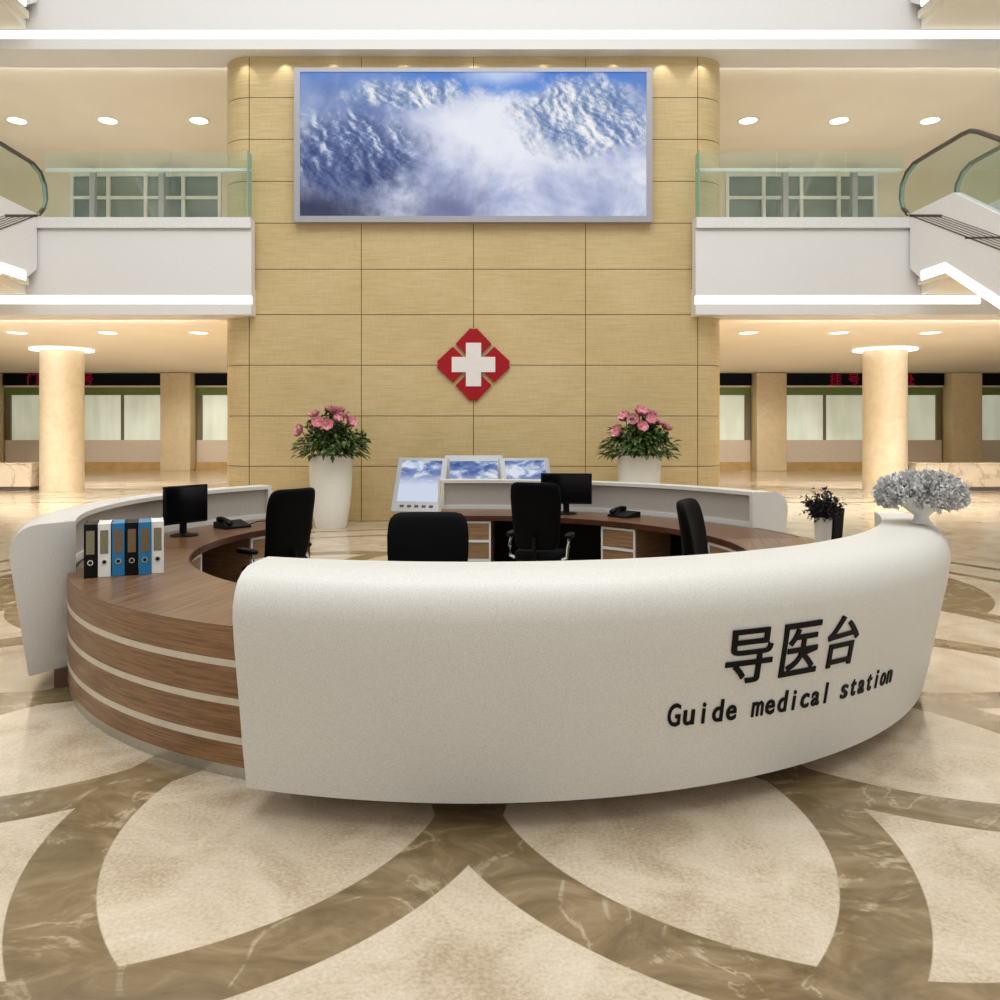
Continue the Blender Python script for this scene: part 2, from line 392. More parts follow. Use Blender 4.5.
# feature wall: veneer panels on a dark backing, curved corners
ZR = [0, .94, 1.885, 2.83, 3.765, 4.65, 5.545, 6.325, 7.105, 7.88, 8.64]
ZR = [0, 1.02, 1.955, 2.90, 3.84, 4.685, 5.54, 6.32, 7.10, 7.875, 8.64]
XR = [-4.17, -2.085, 0, 2.085, 4.17]; WY = 15.1; GR = .55
mb = MB(); gp = .007
for i in range(len(ZR) - 1):
    z0, z1 = ZR[i] + gp, ZR[i + 1] - gp
    for j in range(4): mb.box(XR[j] + gp, XR[j + 1] - gp, WY, WY + .03, z0, z1)
    for s in (-1, 1):
        pts = [(s * (4.17 + gp), WY)]
        for k in range(1, 13):
            a = PI / 2 * k / 12; pts.append((s * (4.17 + GR * math.sin(a)), WY + GR - GR * math.cos(a)))
        pts.append((s * (4.17 + GR), 24))
        L = [[(x_, y_, z0) for x_, y_ in pts], [(x_, y_, z1) for x_, y_ in pts]]
        mb.loft(L, 0, caps=False, closed=False)
bk = [(-4.15 - GR + .02, 24), (-4.15 - GR + .02, WY + GR)]
core = []
for s in (-1, 1):
    arc = [(s * (4.17 + (GR - .02) * math.sin(PI / 2 * k / 12)), WY + GR - (GR - .02) * math.cos(PI / 2 * k / 12)) for k in range(13)]
    core += (list(reversed(arc)) if s < 0 else arc)
core = [(-4.17 - GR + .02, 24)] + core + [(4.17 + GR - .02, 24)]
mb.prism(core, 'z', 0, 8.64, 1)
struct(mb.build('wall_feature', [M['veneer'], M['veneer_gap']], smooth=20))

# balcony parapets of the second floor: left and right, and the third-floor parapet across
def parapet_profile(dz, top=5.56):
    return [(14.8, 3.80 + dz), (14.8, 3.99 + dz), (14.9, 3.99 + dz), (14.9, 4.156 + dz), (14.8, 4.156 + dz), (14.8, 5.33 + dz), (14.84, 5.33 + dz),
            (14.84, 5.37 + dz), (14.74, 5.37 + dz), (14.74, top + dz), (15.04, top + dz), (15.04, 4.3 + dz), (15.56, 4.3 + dz), (15.56, 3.80 + dz)]
for s, nm in ((-1, 'left'), (1, 'right')):
    lo, hi = sorted((s * 4.05, s * 26))
    struct(MB().prism(parapet_profile(0), 'x', lo, hi).build('wall_balcony_' + nm, M['fascia'], smooth=0))
    lo, hi = sorted((s * 4.07, s * 9.25))
    tag(MB().box(lo, hi, 14.82, 14.895, 4.0, 4.15).build('light_strip', M['light'], smooth=0),
        'long warm light strip set into the %s second floor balcony fascia' % nm, 'light')
struct(MB().prism(parapet_profile(DZ), 'x', -26, 26).build('wall_balcony_upper', M['fascia'], smooth=0))
struct(MB().box(-26, 26, 14.8, 15.0, 5.56 + DZ, 13.5).build('wall_atrium', M['fascia'], smooth=0))
tag(MB().box(-26, 26, 14.82, 14.895, 4.0 + DZ, 4.15 + DZ).build('light_strip', M['light'], smooth=0),
    'warm light strip running across the top above the feature wall', 'light')

# upper gallery back wall with a dark gridded window each side
wy = 22.3
for s, nm in ((-1, 'left'), (1, 'right')):
    X0, X1 = 6.92, 11.08
    mb = MB()
    def xb(a, b, y0, y1, z0, z1, mi=0):
        lo, hi = sorted((s * a, s * b)); mb.box(lo, hi, y0, y1, z0, z1, mi)
    xb(4.7, X0, wy, wy + .2, 4.28, CEIL2); xb(X1, 26, wy, wy + .2, 4.28, CEIL2); xb(X0, X1, wy, wy + .2, 8.72, CEIL2); xb(X0, X1, wy, wy + .2, 4.28, 5.2)
    struct(mb.build('wall_gallery_' + nm, M['plaster'], smooth=0))
    w = struct(bpy.data.objects.new('window_1' if s < 0 else 'window_2', None)); COL.objects.link(w); w.location = (s * 9, wy, 5.2)
    mb = MB()
    for xx in (6.97, 7.97, 9.0, 10.03, 11.03): xb(xx - .045, xx + .045, wy - .03, wy + .06, 5.2, 8.72)
    for zz in (5.25, 6.75, 8.05, 8.68): xb(X0, X1, wy - .025, wy + .055, zz - .04, zz + .04)
    mb.build('window_frame', M['frame_white'], w, smooth=0)
    mb = MB(); xb(X0, X1, wy + .08, wy + .1, 5.2, 8.72); mb.build('pane', M['dark_glass'], w, smooth=0)
    mb = MB()
    for xx in (8.35, 10.2): xb(xx - .07, xx + .07, wy - .6, wy - .45, 4.28, 8.7)
    pp = tag(mb.build('window_post', M['frame_grey'], smooth=0), 'pair of grey posts in front of the dark gallery window on the %s' % nm, 'post')

# ground-floor service wall at the back: sill wall, base band, green band, windows, display boards
BY = 33.0
struct(MB().box(-26, 26, BY + .3, BY + .5, 0, CEIL1).build('wall_back', M['plaster'], smooth=0))
PX = [-19.65, -11.87, -4.1, 4.1, 11.87, 19.65]
bays = [(-25.8, -20.26), (-19.04, -12.48), (-11.26, -4.7), (4.7, 11.26), (12.48, 19.04), (20.26, 25.8)]
boards = ['far left', 'left', 'inner left', 'inner right', 'right', 'far right']
for i, (a, b) in enumerate(bays):
    struct(MB().box(a, b, BY, BY + .3, .33, 1.22).build('trim_%d' % (i + 1), M['sill'], smooth=0))
    struct(MB().box(a, b, BY - .06, BY + .3, 0, .33).build('baseboard_%s' % boards[i].replace(' ', '_'), M['ochre'], smooth=0))
    struct(MB().box(a, b, BY - .02, BY + .3, 3.05, 3.36).build('trim_%d' % (i + 11), M['green_band'], smooth=0))
    struct(MB().box(a, b, BY - .10, BY + .3, 3.36, 3.43).build('trim_%d' % (i + 21), M['plaster'], smooth=0))
    w = struct(bpy.data.objects.new('window_%d' % (i + 3), None)); COL.objects.link(w); w.location = ((a + b) / 2, BY, 1.22)
    MB().box(a, b, BY + .1, BY + .13, 1.22, 3.05).build('pane', M['frosted'], w, smooth=0)
    mb = MB(); c_ = (a + b) / 2
    mb.box(a, a + .22, BY + .0, BY + .2, 1.22, 3.05); mb.box(b - .22, b, BY, BY + .2, 1.22, 3.05)
    for d_ in (-1.47, 1.47): mb.box(c_ + d_ - .05, c_ + d_ + .05, BY + .02, BY + .14, 1.22, 3.05)
    mb.build('window_frame', M['jamb'], w, smooth=0)
    t = thing('led_sign', 'black ticket counter display board over the %s service window' % boards[i], 'sign', (c_, BY - .1, 3.43))
    MB().box(a + .02, b - .02, BY - .18, BY - .02, 3.435, 3.92).build('sign_case', M['led_black'], t, smooth=0)
    txt = {4: '挂号收费处', 1: '门诊挂号'}.get(i, '')
    pit = .74
    for k, ch in enumerate(txt):
        vs, fs = text_mesh(ch, .5, .01, .006); x0, x1, y0, y1 = fit(vs)
        n_ = len(txt); cx = c_ + (k - (n_ - 1) / 2) * pit + (-.95 if i == 1 else .35 if i == 4 else 0)
        mb = MB(); mb.add([(cx + v.x - (x0 + x1) / 2, BY - .19 - v.z, 3.68 + v.y - (y0 + y1) / 2) for v in vs], fs)
        mb.build('character', M['led_red'], t, smooth=0)
# square piers in front of the service wall
def where(i): return ['far left', 'left', None, None, 'right', 'far right'][i]
for i, px in enumerate(PX):
    if where(i) is None: continue
    mb = MB(); mb.rbox(px - .6, px + .6, 32.3, 32.97, 0, CEIL1 - .021, .03)
    t = tag(mb.build('pier', M['pier'], smooth=30), 'square tan stone pier between the service windows at the %s' % where(i), 'pillar')

# round columns with a glowing ring where they meet the ceiling
CX, CY = 11.45, 22.6
for s, nm in ((-1, 'left'), (1, 'right')):
    t = thing('column', 'round travertine column standing in the hall on the %s' % nm, 'column', (s * CX, CY, 0))
    mb = MB(); mb.lathe([(.565, 0), (.565, 2.0), (.558, 2.005), (.558, 2.02), (.565, 2.025), (.565, CEIL1 - .021)], 40, (s * CX, CY, 0)); mb.build('shaft', M['column'], t)
    mb = MB(); mb.lathe([(.566, CEIL1 - .022), (.566, CEIL1 - .06), (.82, CEIL1 - .06), (.82, CEIL1 - .022)], 40, (s * CX, CY, 0))
    mb.build('ring_light', M['light'], t)['label'] = 'glowing ring light at the top of the column'
    lo, hi = sorted((s * 12.15, s * 19.5))
    t = thing('marble_bench', 'long pale marble block bench beside the %s column' % nm, 'bench', (s * 15.8, 22.6, 0))
    MB().rbox(lo + .06, hi - .06, 22.34, 22.86, 0, .1, .02).build('plinth', M['groove'], t)
    MB().rbox(lo, hi, 22.3, 22.9, .1, .72, .03).build('block', M['marble_bench'], t)
    MB().rbox(lo, hi, 22.28, 22.92, .72, .76, .01).build('seat_slab', M['marble_bench'], t)

# downlights
def downlight_bm(x_, y_, z_):
    a = MB().lathe([(.2, z_ - .002), (.2, z_ - .012), (.235, z_ - .02), (.255, z_ - .012), (.255, z_ - .002)], 28, (x_, y_, 0))
    b = MB().lathe([(.0001, z_ - .012), (.2, z_ - .012), (.2, z_ - .002)], 28, (x_, y_, 0))
    return a, b
names = ['nearest the feature wall', 'middle one', 'outermost']
for s, sn in ((-1, 'left'), (1, 'right')):
    for lv, (zc, ln) in enumerate(((CEIL1, 'ground hall ceiling'), (CEIL2, 'upper gallery ceiling'))):
        for k in range(3):
            xx = s * (6.34 + 2.1 * k); yy = 18.75
            t = thing('downlight', 'round recessed downlight in the %s %s, %s of its row' % (sn, ln, names[k]), 'light', (xx, yy, zc), group='recessed downlights in rows')
            a, b = downlight_bm(xx, yy, zc); a.build('trim_ring', M['frame_white'], t); b.build('lens', M['lamp'], t)
            ld = bpy.data.lights.new('downlight_lamp', 'SPOT'); ld.energy = 390 if lv else 340; ld.color = WARM[:3]; ld.spot_size = rad(100) if lv else rad(140); ld.spot_blend = .7; ld.shadow_soft_size = .16
            lo_ = bpy.data.objects.new('downlight_lamp', ld); COL.objects.link(lo_); lo_.location = (0, 0, -.14); lo_.parent = t

# ------------------------------------------------------------------ glass balustrades on the balconies
for s, nm in ((-1, 'left'), (1, 'right')):
    t = thing('glass_railing', 'green tinted glass railing with slim handrail on the %s balcony' % nm, 'railing', (s * 6, 14.9, 5.56))
    xs = [4.12, 5.56, 6.83, 7.88]
    for k in range(3):
        lo, hi = sorted((s * (xs[k] + .008), s * (xs[k + 1] - .008)))
        MB().box(lo, hi, 14.883, 14.897, 5.56, 6.78).build('glass_panel', M['glass'], t, smooth=0)
    lo, hi = sorted((s * 4.10, s * 4.114)); MB().box(lo, hi, 14.6 + .15, 15.02, 5.56, 6.78).build('glass_panel', M['glass_edge'], t, smooth=0)
    lo, hi = sorted((s * 4.10, s * 7.88)); MB().rbox(lo, hi, 14.90, 14.96, 6.44, 6.50, .012).build('handrail', M['frame_white'], t)

# ------------------------------------------------------------------ escalators
SL = math.tan(rad(30))
def esc_path(off, ytop, zt, zend):
    return [(14.8, zt), (ytop, zt), (ytop - (zt - zend) / SL, zend)]
def make_escalator(s, dz, label):
    t = thing('escalator', label, 'escalator', (s * 8.45, 9.5, dz))
    # side skirts carrying the balustrades
    top = [(14.73, 5.62 + dz), (13.4, 5.62 + dz), (13.4 - 4.67 / SL, .95 + dz), (4.0, .95 + dz)]
    bot = [(4.0, .0 + dz), (13.6 - 4.3 / SL, 0.0 + dz), (13.6, 4.335 + dz), (14.3, 4.335 + dz), (14.73, 4.62 + dz)]
    for x0, x1 in ((7.92, 8.06), (8.94, 9.08)):
        lo, hi = sorted((s * x0, s * x1)); MB().prism(top + bot, 'x', lo, hi).build('skirt_panel', M['fascia'], t, smooth=0)
    # steps as a saw-tooth band between the skirts
    st = [(14.7, 5.3 + dz), (13.5, 5.3 + dz)]; y_, z_ = 13.5, 5.3 + dz
    while z_ > .25 + dz:
        z_ -= .2; st.append((y_, z_)); y_ -= .2 / SL; st.append((y_, z_))
    st += [(4.0, z_), (4.0, z_ - .08), (y_ + .2, z_ - .1), (13.6, 4.5 + dz), (14.7, 4.5 + dz)]
    lo, hi = sorted((s * 8.06, s * 8.94)); MB().prism(st, 'x', lo, hi).build('steps', M['steel'], t, smooth=0)
    sl = [(13.6 - 4.3 / SL, 0.02 + dz), (13.6, 4.32 + dz), (14.73, 4.32 + dz), (14.73, 4.45 + dz), (13.55, 4.45 + dz), (13.6 - 4.1 / SL, .35 + dz)]
    MB().prism(sl, 'x', lo, hi).build('soffit', M['ceiling'], t, smooth=0)
    lo, hi = sorted((s * 8.15, s * 10.5)); MB().prism([(14.79, 4.165 + dz), (14.79, 4.33 + dz), (13.45, 4.33 + dz), (13.62, 4.30 + dz)], 'x', lo, hi).build('soffit', M['ceiling'], t, smooth=0)
    # glass balustrade and rubber handrail, both sides
    hr = [(14.92, 5.66), (15.1, 5.82), (15.18, 6.02), (15.14, 6.26), (14.98, 6.44), (14.72, 6.53), (14.2, 6.535), (13.3, 6.535), (13.05, 6.51), (12.85, 6.42)]
    zl = 1.86; yl = 12.85 - (6.42 - zl) / SL
    hr += [(yl + .3, zl + .3 * SL), (yl - .2, zl - .06), (yl - .6, zl - .08), (4.0, zl - .08), (3.75, zl - .25), (3.72, zl - .6), (3.9, zl - .85)]
    gl = hr + [(4.0, .95), (13.4 - 4.67 / SL, .95), (13.4, 5.62), (14.73, 5.62)]
    for x0, x1 in ((7.98, 7.995), (9.005, 9.02)):
        lo, hi = sorted((s * x0, s * x1)); MB().prism([(a, b + dz) for a, b in gl], 'x', lo, hi).build('balustrade_glass', M['glass'], t, smooth=0)
        xm = s * (x0 + x1) / 2
        MB().tube([(xm, a, b + dz) for a, b in hr], .04, 8).build('handrail', M['rubber'], t)
        nw = hr[:6]
        MB().tube([(xm, a - .05, b + dz - .03) for a, b in nw], .028, 6).build('newel_edge', M['glass_edge'], t)
    # light strip along the lower edge of the skirt facing the atrium
    lp = [(14.35, 4.34 + dz), (13.62, 4.34 + dz), (13.6 - 4.1 / SL, .24 + dz)]
    poly = lp + [(a - (.0 if k < 2 else 0), b + .17) for k, (a, b) in reversed(list(enumerate(lp)))]
    lo, hi = sorted((s * 7.905, s * 7.925)); MB().prism(poly, 'x', lo, hi).build('light_strip', M['light'], t, smooth=0)
    # thin dark groove lines on the skirt
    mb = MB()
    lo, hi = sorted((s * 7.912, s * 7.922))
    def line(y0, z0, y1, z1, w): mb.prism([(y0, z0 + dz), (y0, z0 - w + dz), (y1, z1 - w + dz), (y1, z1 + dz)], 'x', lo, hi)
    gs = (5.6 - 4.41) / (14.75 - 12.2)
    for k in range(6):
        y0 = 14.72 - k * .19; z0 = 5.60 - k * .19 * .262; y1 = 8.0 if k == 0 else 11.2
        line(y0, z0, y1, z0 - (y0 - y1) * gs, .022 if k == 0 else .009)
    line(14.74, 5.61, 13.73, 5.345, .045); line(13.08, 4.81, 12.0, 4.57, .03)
    mb.build('skirt_groove', M['groove'], t, smooth=0)
    return t
make_escalator(-1, 0, 'white escalator with glass sides descending from the left balcony')
make_escalator(1, 0, 'white escalator with glass sides descending from the right balcony')
make_escalator(-1, DZ, 'upper escalator at the top left above the balcony')
make_escalator(1, DZ, 'upper escalator at the top right above the balcony')

# ------------------------------------------------------------------ wall screen and emblem
t = thing('video_wall', 'large framed screen showing snowy blue mountains on the feature wall', 'screen', (0, 15.05, 5.4))
def px(x_, y_, Y): return (x_ - 473.5) / 812 * Y, 1.75 - (y_ - 427) / 812 * Y
a, zt = px(294, 67.5, 14.94); b, zb = px(652.5, 222, 14.94)
a2, zt2 = px(300, 72, 14.95); b2, zb2 = px(646.5, 216, 14.95)
mb = MB()
mb.prism([(a, zb), (b, zb), (b2, zb2), (a2, zb2)], 'y', 14.94, 15.08); mb.prism([(a, zt), (a2, zt2), (b2, zt2), (b, zt)], 'y', 14.94, 15.08)
mb.prism([(a, zb), (a2, zb2), (a2, zt2), (a, zt)], 'y', 14.94, 15.08); mb.prism([(b, zb), (b, zt), (b2, zt2), (b2, zb2)], 'y', 14.94, 15.08)
mb.build('frame', M['frame_grey'], t, smooth=0)
MB().box(a2, b2, 14.965, 15.08, zb2, zt2).build('display', M['mountains'], t, smooth=0)

ex, ez = 0.0, px(473.5, 364.7, 15.08)[1]
t = thing('hospital_emblem', 'red diamond emblem with a white cross mounted on the feature wall', 'sign', (ex, 15.09, ez))
k = 15.08 / 812
def rpoly(pts, r, n=4):
    out = []
    m_ = len(pts)
    for i in range(m_):
        p0, p1, p2 = Vector(pts[i - 1]), Vector(pts[i]), Vector(pts[(i + 1) % m_])
        d0 = (p0 - p1).normalized(); d1 = (p2 - p1).normalized()
        for j in range(n + 1):
            u = j / n; A = p1 + d0 * r; B = p1 + d1 * r
            out.append((1 - u) ** 2 * A + 2 * u * (1 - u) * p1 + u * u * B)
    return out
H = 36.5 * k; gpx = 2.0 * k
for q in range(4):
    # one of the four arms: a rounded block along its axis, with a small notch at the outer tip
    c, s_ = math.cos(q * PI / 2), math.sin(q * PI / 2)
    pts = [(q_ * k, w_ * k) for q_, w_ in ((2.7, 0), (20.7, 18), (36.4, 3.2), (35.2, 0), (36.4, -3.2), (20.7, -18))]
    pp = rpoly(pts, .012)
    poly = [(ex + x_ * c - y_ * s_, ez + x_ * s_ + y_ * c) for x_, y_ in pp]
    MB().prism(poly, 'y', 15.05, 15.099).build('red_arm', M['red'], t, smooth=0)
w_, L_ = 7.6 * k, 21.7 * k
cr_ = [(w_, L_), (-w_, L_), (-w_, w_), (-L_, w_), (-L_, -w_), (-w_, -w_), (-w_, -L_), (w_, -L_), (w_, -w_), (L_, -w_), (L_, w_), (w_, w_)]
MB().prism([(ex + a_, ez + b_) for a_, b_ in cr_], 'y', 15.035, 15.06).build('white_cross', M['white_sign'], t, smooth=0)

# ------------------------------------------------------------------ the round reception desk
RI, RT, ZT = 3.0, 3.05, .756
def counter_profile(ri=3.0, k=1.0, dz=0.0):
    return [(3.1 + (r - 3.1) * k if r > 3.15 else r, z_ + (dz if z_ > .85 else 0)) for r, z_ in _profile(ri)]
def _profile(ri):
    return [(3.02, .12), (3.345, .12), (3.385, .3), (3.43, .55), (3.475, .78), (3.495, .90), (3.493, .95), (3.475, 1.005), (3.443, 1.052), (3.395, 1.083), (3.335, 1.10), (3.265, 1.106),
            (ri, 1.106), (ri, .60), (3.02, .55)]
def pol(r, a, z_): return (DC[0] + r * math.cos(rad(a)), DC[1] + r * math.sin(rad(a)), z_)
def counter(label, a0, a1, inner):
    am = (a0 + a1) / 2
    t = thing('reception_counter', label, 'counter', pol(3.2, am, 0))
    mb = MB()
    def ends(prof, e0, e1, skew, n=None):
        # like MB.ring, with the end angles drifting outwards with the radius (ends cut parallel to the far wall)
        n = n or max(2, int(abs(e1 - e0) / 1.5)); L = []
        for k_ in range(n + 1):
            u = k_ / n; row = []
            for r, z_ in prof:
                q0 = e0 + skew[0] * (r - 3.0); q1 = e1 + skew[1] * (r - 3.0); a_ = rad(q0 + (q1 - q0) * u)
                row.append((DC[0] + r * math.cos(a_), DC[1] + r * math.sin(a_), z_))
            L.append(row)
        mb.loft(L)
    if inner:
        sk = (0, 10) if a1 > 150 else (-3, 0)
        full = counter_profile(3.0, .72); cut = counter_profile(3.07, .72)
        ends(cut, a0 + .8, a1 - .8, sk); ends(full, a0, a0 + .8, (sk[0], sk[0]), 2); ends(full, a1 - .8, a1, (sk[1], sk[1]), 2)
        pr_r = 3.13
    else:
        ends(counter_profile(3.1, 1.0, .02), a0 - 1.03, a1, (3, 0)); pr_r = 3.1
    o = mb.build('shell', M['counter'], t, smooth=32)
    MB().ring([(3.0, 0), (pr_r, 0), (pr_r, .125), (3.0, .125)], a0 + (.6 if inner else 6), a1 + (1.5 if inner and a1 > 150 else -1.5), DC).build('plinth', M['plinth'], t)
    if inner:
        MB().ring([(3.0, 1.07), (3.075, 1.07), (3.075, 1.1055), (3.0, 1.1055)], a0 + .8, a1 - .8, DC).build('top_rim', M['counter'], t)
        MB().ring([(3.05, .80), (3.075, .80), (3.075, 1.071), (3.05, 1.071)], a0 + .8, a1 - .8, DC).build('inner_panel', M['counter_panel'], t)
        MB().ring([(3.035, .745), (3.075, .745), (3.075, .80), (3.035, .80)], a0 + .8, a1 - .8, DC).build('lower_rail', M['counter'], t)
    return t
FA0, FA1 = -107.5, -16.5
front = counter('big white curved front counter carrying the black lettering', FA0, FA1, False)
LA0, LA1 = 137, 205.5
RA0, RA1 = 22.5, 97.2
counter('white curved counter at the left behind the binders and monitor', LA0, LA1, True)
counter('white curved counter at the back in front of the triple screen kiosk', RA0, RA1, True)

# lettering on the front counter
def surf_r(z_):
    pr = [(3.345, .12), (3.385, .3), (3.43, .55), (3.475, .78), (3.495, .90)]
    for (r0, z0), (r1, z1) in zip(pr, pr[1:]):
        if z0 <= z_ <= z1: return r0 + (r1 - r0) * (z_ - z0) / (z1 - z0)
    return 3.46
def put_char(name, ch, ang, zc, w, h, depth, bold, label=None, base=False, fl=None, sx=None):
    vs, fs = text_mesh(ch, 1., .02, bold); x0, x1, y0, y1 = fit(vs)
    kx = sx if sx else w / (x1 - x0)
    ky = h
    mb = MB(); out = []
    for v in vs:
        lx = (v.x - (x0 + x1) / 2) * kx; lz = (v.y * ky if base else (v.y - (y0 + y1) / 2) * ky)
        zz = zc + lz; r = surf_r(zz) - .004 + (depth if v.z > 0 else 0)
        a_ = rad(ang) + lx / 3.44
        out.append((DC[0] + r * math.cos(a_), DC[1] + r * math.sin(a_), zz))
    mb.add(out, fs); o = mb.build(name, M['letter'], front, smooth=0)
    if label: o['label'] = label
    return o
for ch, a_, w in (('导', -68.75, .255), ('医', -63.75, .235), ('台', -58.9, .235)):
    vs, fs = text_mesh(ch, 1., .02, .02); x0, x1, y0, y1 = fit(vs)
    put_char('character', ch, a_, .727, w, .262 / (y1 - y0), .012, .008)
en = 'Guide medical station'
vs, fs = text_mesh('G', 1., .02, .02); cap = fit(vs)[3]
for i, ch in enumerate(en):
    if ch == ' ': continue
    a_ = -74.75 + (i * 1.238)
    zc = .437 - .0012 * i
    ww = {'m': .066, 'i': None, 'l': None, 't': .042}.get(ch, .055)
    if ch == 'G': ww = .062
    put_char('letter', ch, a_, zc, ww, .104 / cap, .010, .016, base=True, sx=None if ww else .115)

# low walnut cabinets closing the gaps
def low_cabinet(label, a0, a1, t0, t1):
    am = (a0 + a1) / 2
    t = thing('low_cabinet', label, 'cabinet', pol(2.95, am, 0))
    zs = [.06, .175, .365, .555, .722]
    MB().ring([(2.93, .06), (RT, .06), (RT, .7505), (2.93, .7505)], a0, a1, DC).build('curved_front', M['wood_side'], t)
    for zz in (.19, .38, .57):
        MB().ring([(RT - .01, zz - .017), (RT + .0025, zz - .017), (RT + .0025, zz + .017), (RT - .01, zz + .017)], a0, a1, DC).build('inlay_strip', M['inlay'], t)
    MB().ring([(2.9, 0), (RT - .008, 0), (RT - .008, .06), (2.9, .06)], a0, a1, DC).build('steel_skirting', M['steel'], t)
    MB().ring([(2.252, .715), (2.999, .715), (2.999, ZT), (2.252, ZT)], t0, t1, DC).build('top', M['wood_top'], t)
    MB().ring([(2.999, .7508), (RT, .7508), (RT, ZT), (2.999, ZT)], a0, a1, DC).build('top_lip', M['wood_top'], t)
    MB().ring([(2.24, .70), (2.253, .70), (2.253, ZT - .0005), (2.24, ZT - .0005)], t0, t1, DC).build('edge_band', M['wood_edge'], t)
    return t
low_cabinet('curved walnut cabinet with cream stripes under the binders', 205.2, 253.5, 184.8, 253.5)
low_cabinet('curved walnut cabinet bridging the right side between the white counters', -22, 22.3, -22, 9)

# desk tops inside the ring, with dark modesty panels and end panels
def worktop(label, a0, a1, ends, r0=2.238, modesty=True):
    am = (a0 + a1) / 2
    t = thing('worktop', label, 'worktop', pol(2.6, am, 0))
    e = .012
    MB().ring([(r0 + .012, ZT - .045), (2.985, ZT - .045), (2.985, ZT), (r0 + .012, ZT)], a0, a1, DC).build('top', M['wood_desk'], t)
    MB().ring([(r0, ZT - .055), (r0 + .0125, ZT - .055), (r0 + .0125, ZT - .0005), (r0, ZT - .0005)], a0, a1, DC).build('edge_band', M['wood_edge'], t)
    if modesty: MB().ring([(2.94, .0), (2.985, .0), (2.985, ZT - .046), (2.94, ZT - .046)], a0 + .3, a1 - .3, DC).build('modesty_panel', M['dark_panel'], t)
    for ea in ends:
        MB().ring([(r0 + .03, 0), (2.938, 0), (2.938, ZT - .046), (r0 + .03, ZT - .046)], ea, ea + 1.0, DC, n=2).build('end_panel', M['wood_desk'], t)
    return t
worktop('curved walnut desk top along the left counter under the monitor', LA0 + .2, 184.6, (LA0 + .4,))
worktop('curved walnut desk top along the back counter', 9.2, RA1 - .2, (RA1 - 1.4,))
worktop('walnut desk top behind the big front counter', FA0 + 1.2, FA1 - 1.8, (), 2.35)

# drawer pedestals under the desk tops
def pedestal(label, a0, a1, nd=3):
    am = (a0 + a1) / 2
    t = thing('drawer_pedestal', label, 'drawers', pol(2.6, am, 0))
    ri = 2.285
    MB().ring([(ri, .05), (2.9, .05), (2.9, .69), (ri, .69)], a0, a1, DC, n=6).build('carcass', M['drawer'], t)
    MB().ring([(ri + .05, 0), (2.88, 0), (2.88, .05), (ri + .05, .05)], a0 + .5, a1 - .5, DC, n=6).build('plinth', M['dark_panel'], t)
    mb = MB(); fr = ri - .018; da = .5
    zs = [.69 - k_ * .64 / nd for k_ in range(nd + 1)]
    for e0, e1 in ((a0, a0 + da), (a1 - da, a1)): mb.ring([(fr, .05), (ri, .05), (ri, .69), (fr, .69)], e0, e1, DC, n=1)
    for zz in zs: 
        lo, hi = max(.05, zz - .024), min(.69, zz + .004) if zz > .06 else .074
        mb.ring([(fr, lo), (ri, lo), (ri, hi), (fr, hi)], a0 + da, a1 - da, DC, n=6)
    mb.build('frame', M['frame_white'], t)
    for k_ in range(nd):
        d_ = MB().ring([(ri - .01, zs[k_ + 1] + .012), (ri, zs[k_ + 1] + .012), (ri, zs[k_] - .03), (ri - .01, zs[k_] - .03)], a0 + da + .15, a1 - da - .15, DC, n=6).build('drawer', M['drawer'], t)
pedestal('walnut and white drawer pedestal beside the phone on the left', 141.5, 157.5)
pedestal('walnut and white drawer pedestal below the left desk top next to the binders', 180.5, 199)
pedestal('drawer pedestal half hidden behind the wide chair at the back', 84.6, 94.5)
pedestal('drawer pedestal with white frame under the right hand phone', 42, 52.5)
pedestal('low drawer pedestal under the right desk end near the small plant', -10, 16, 3)

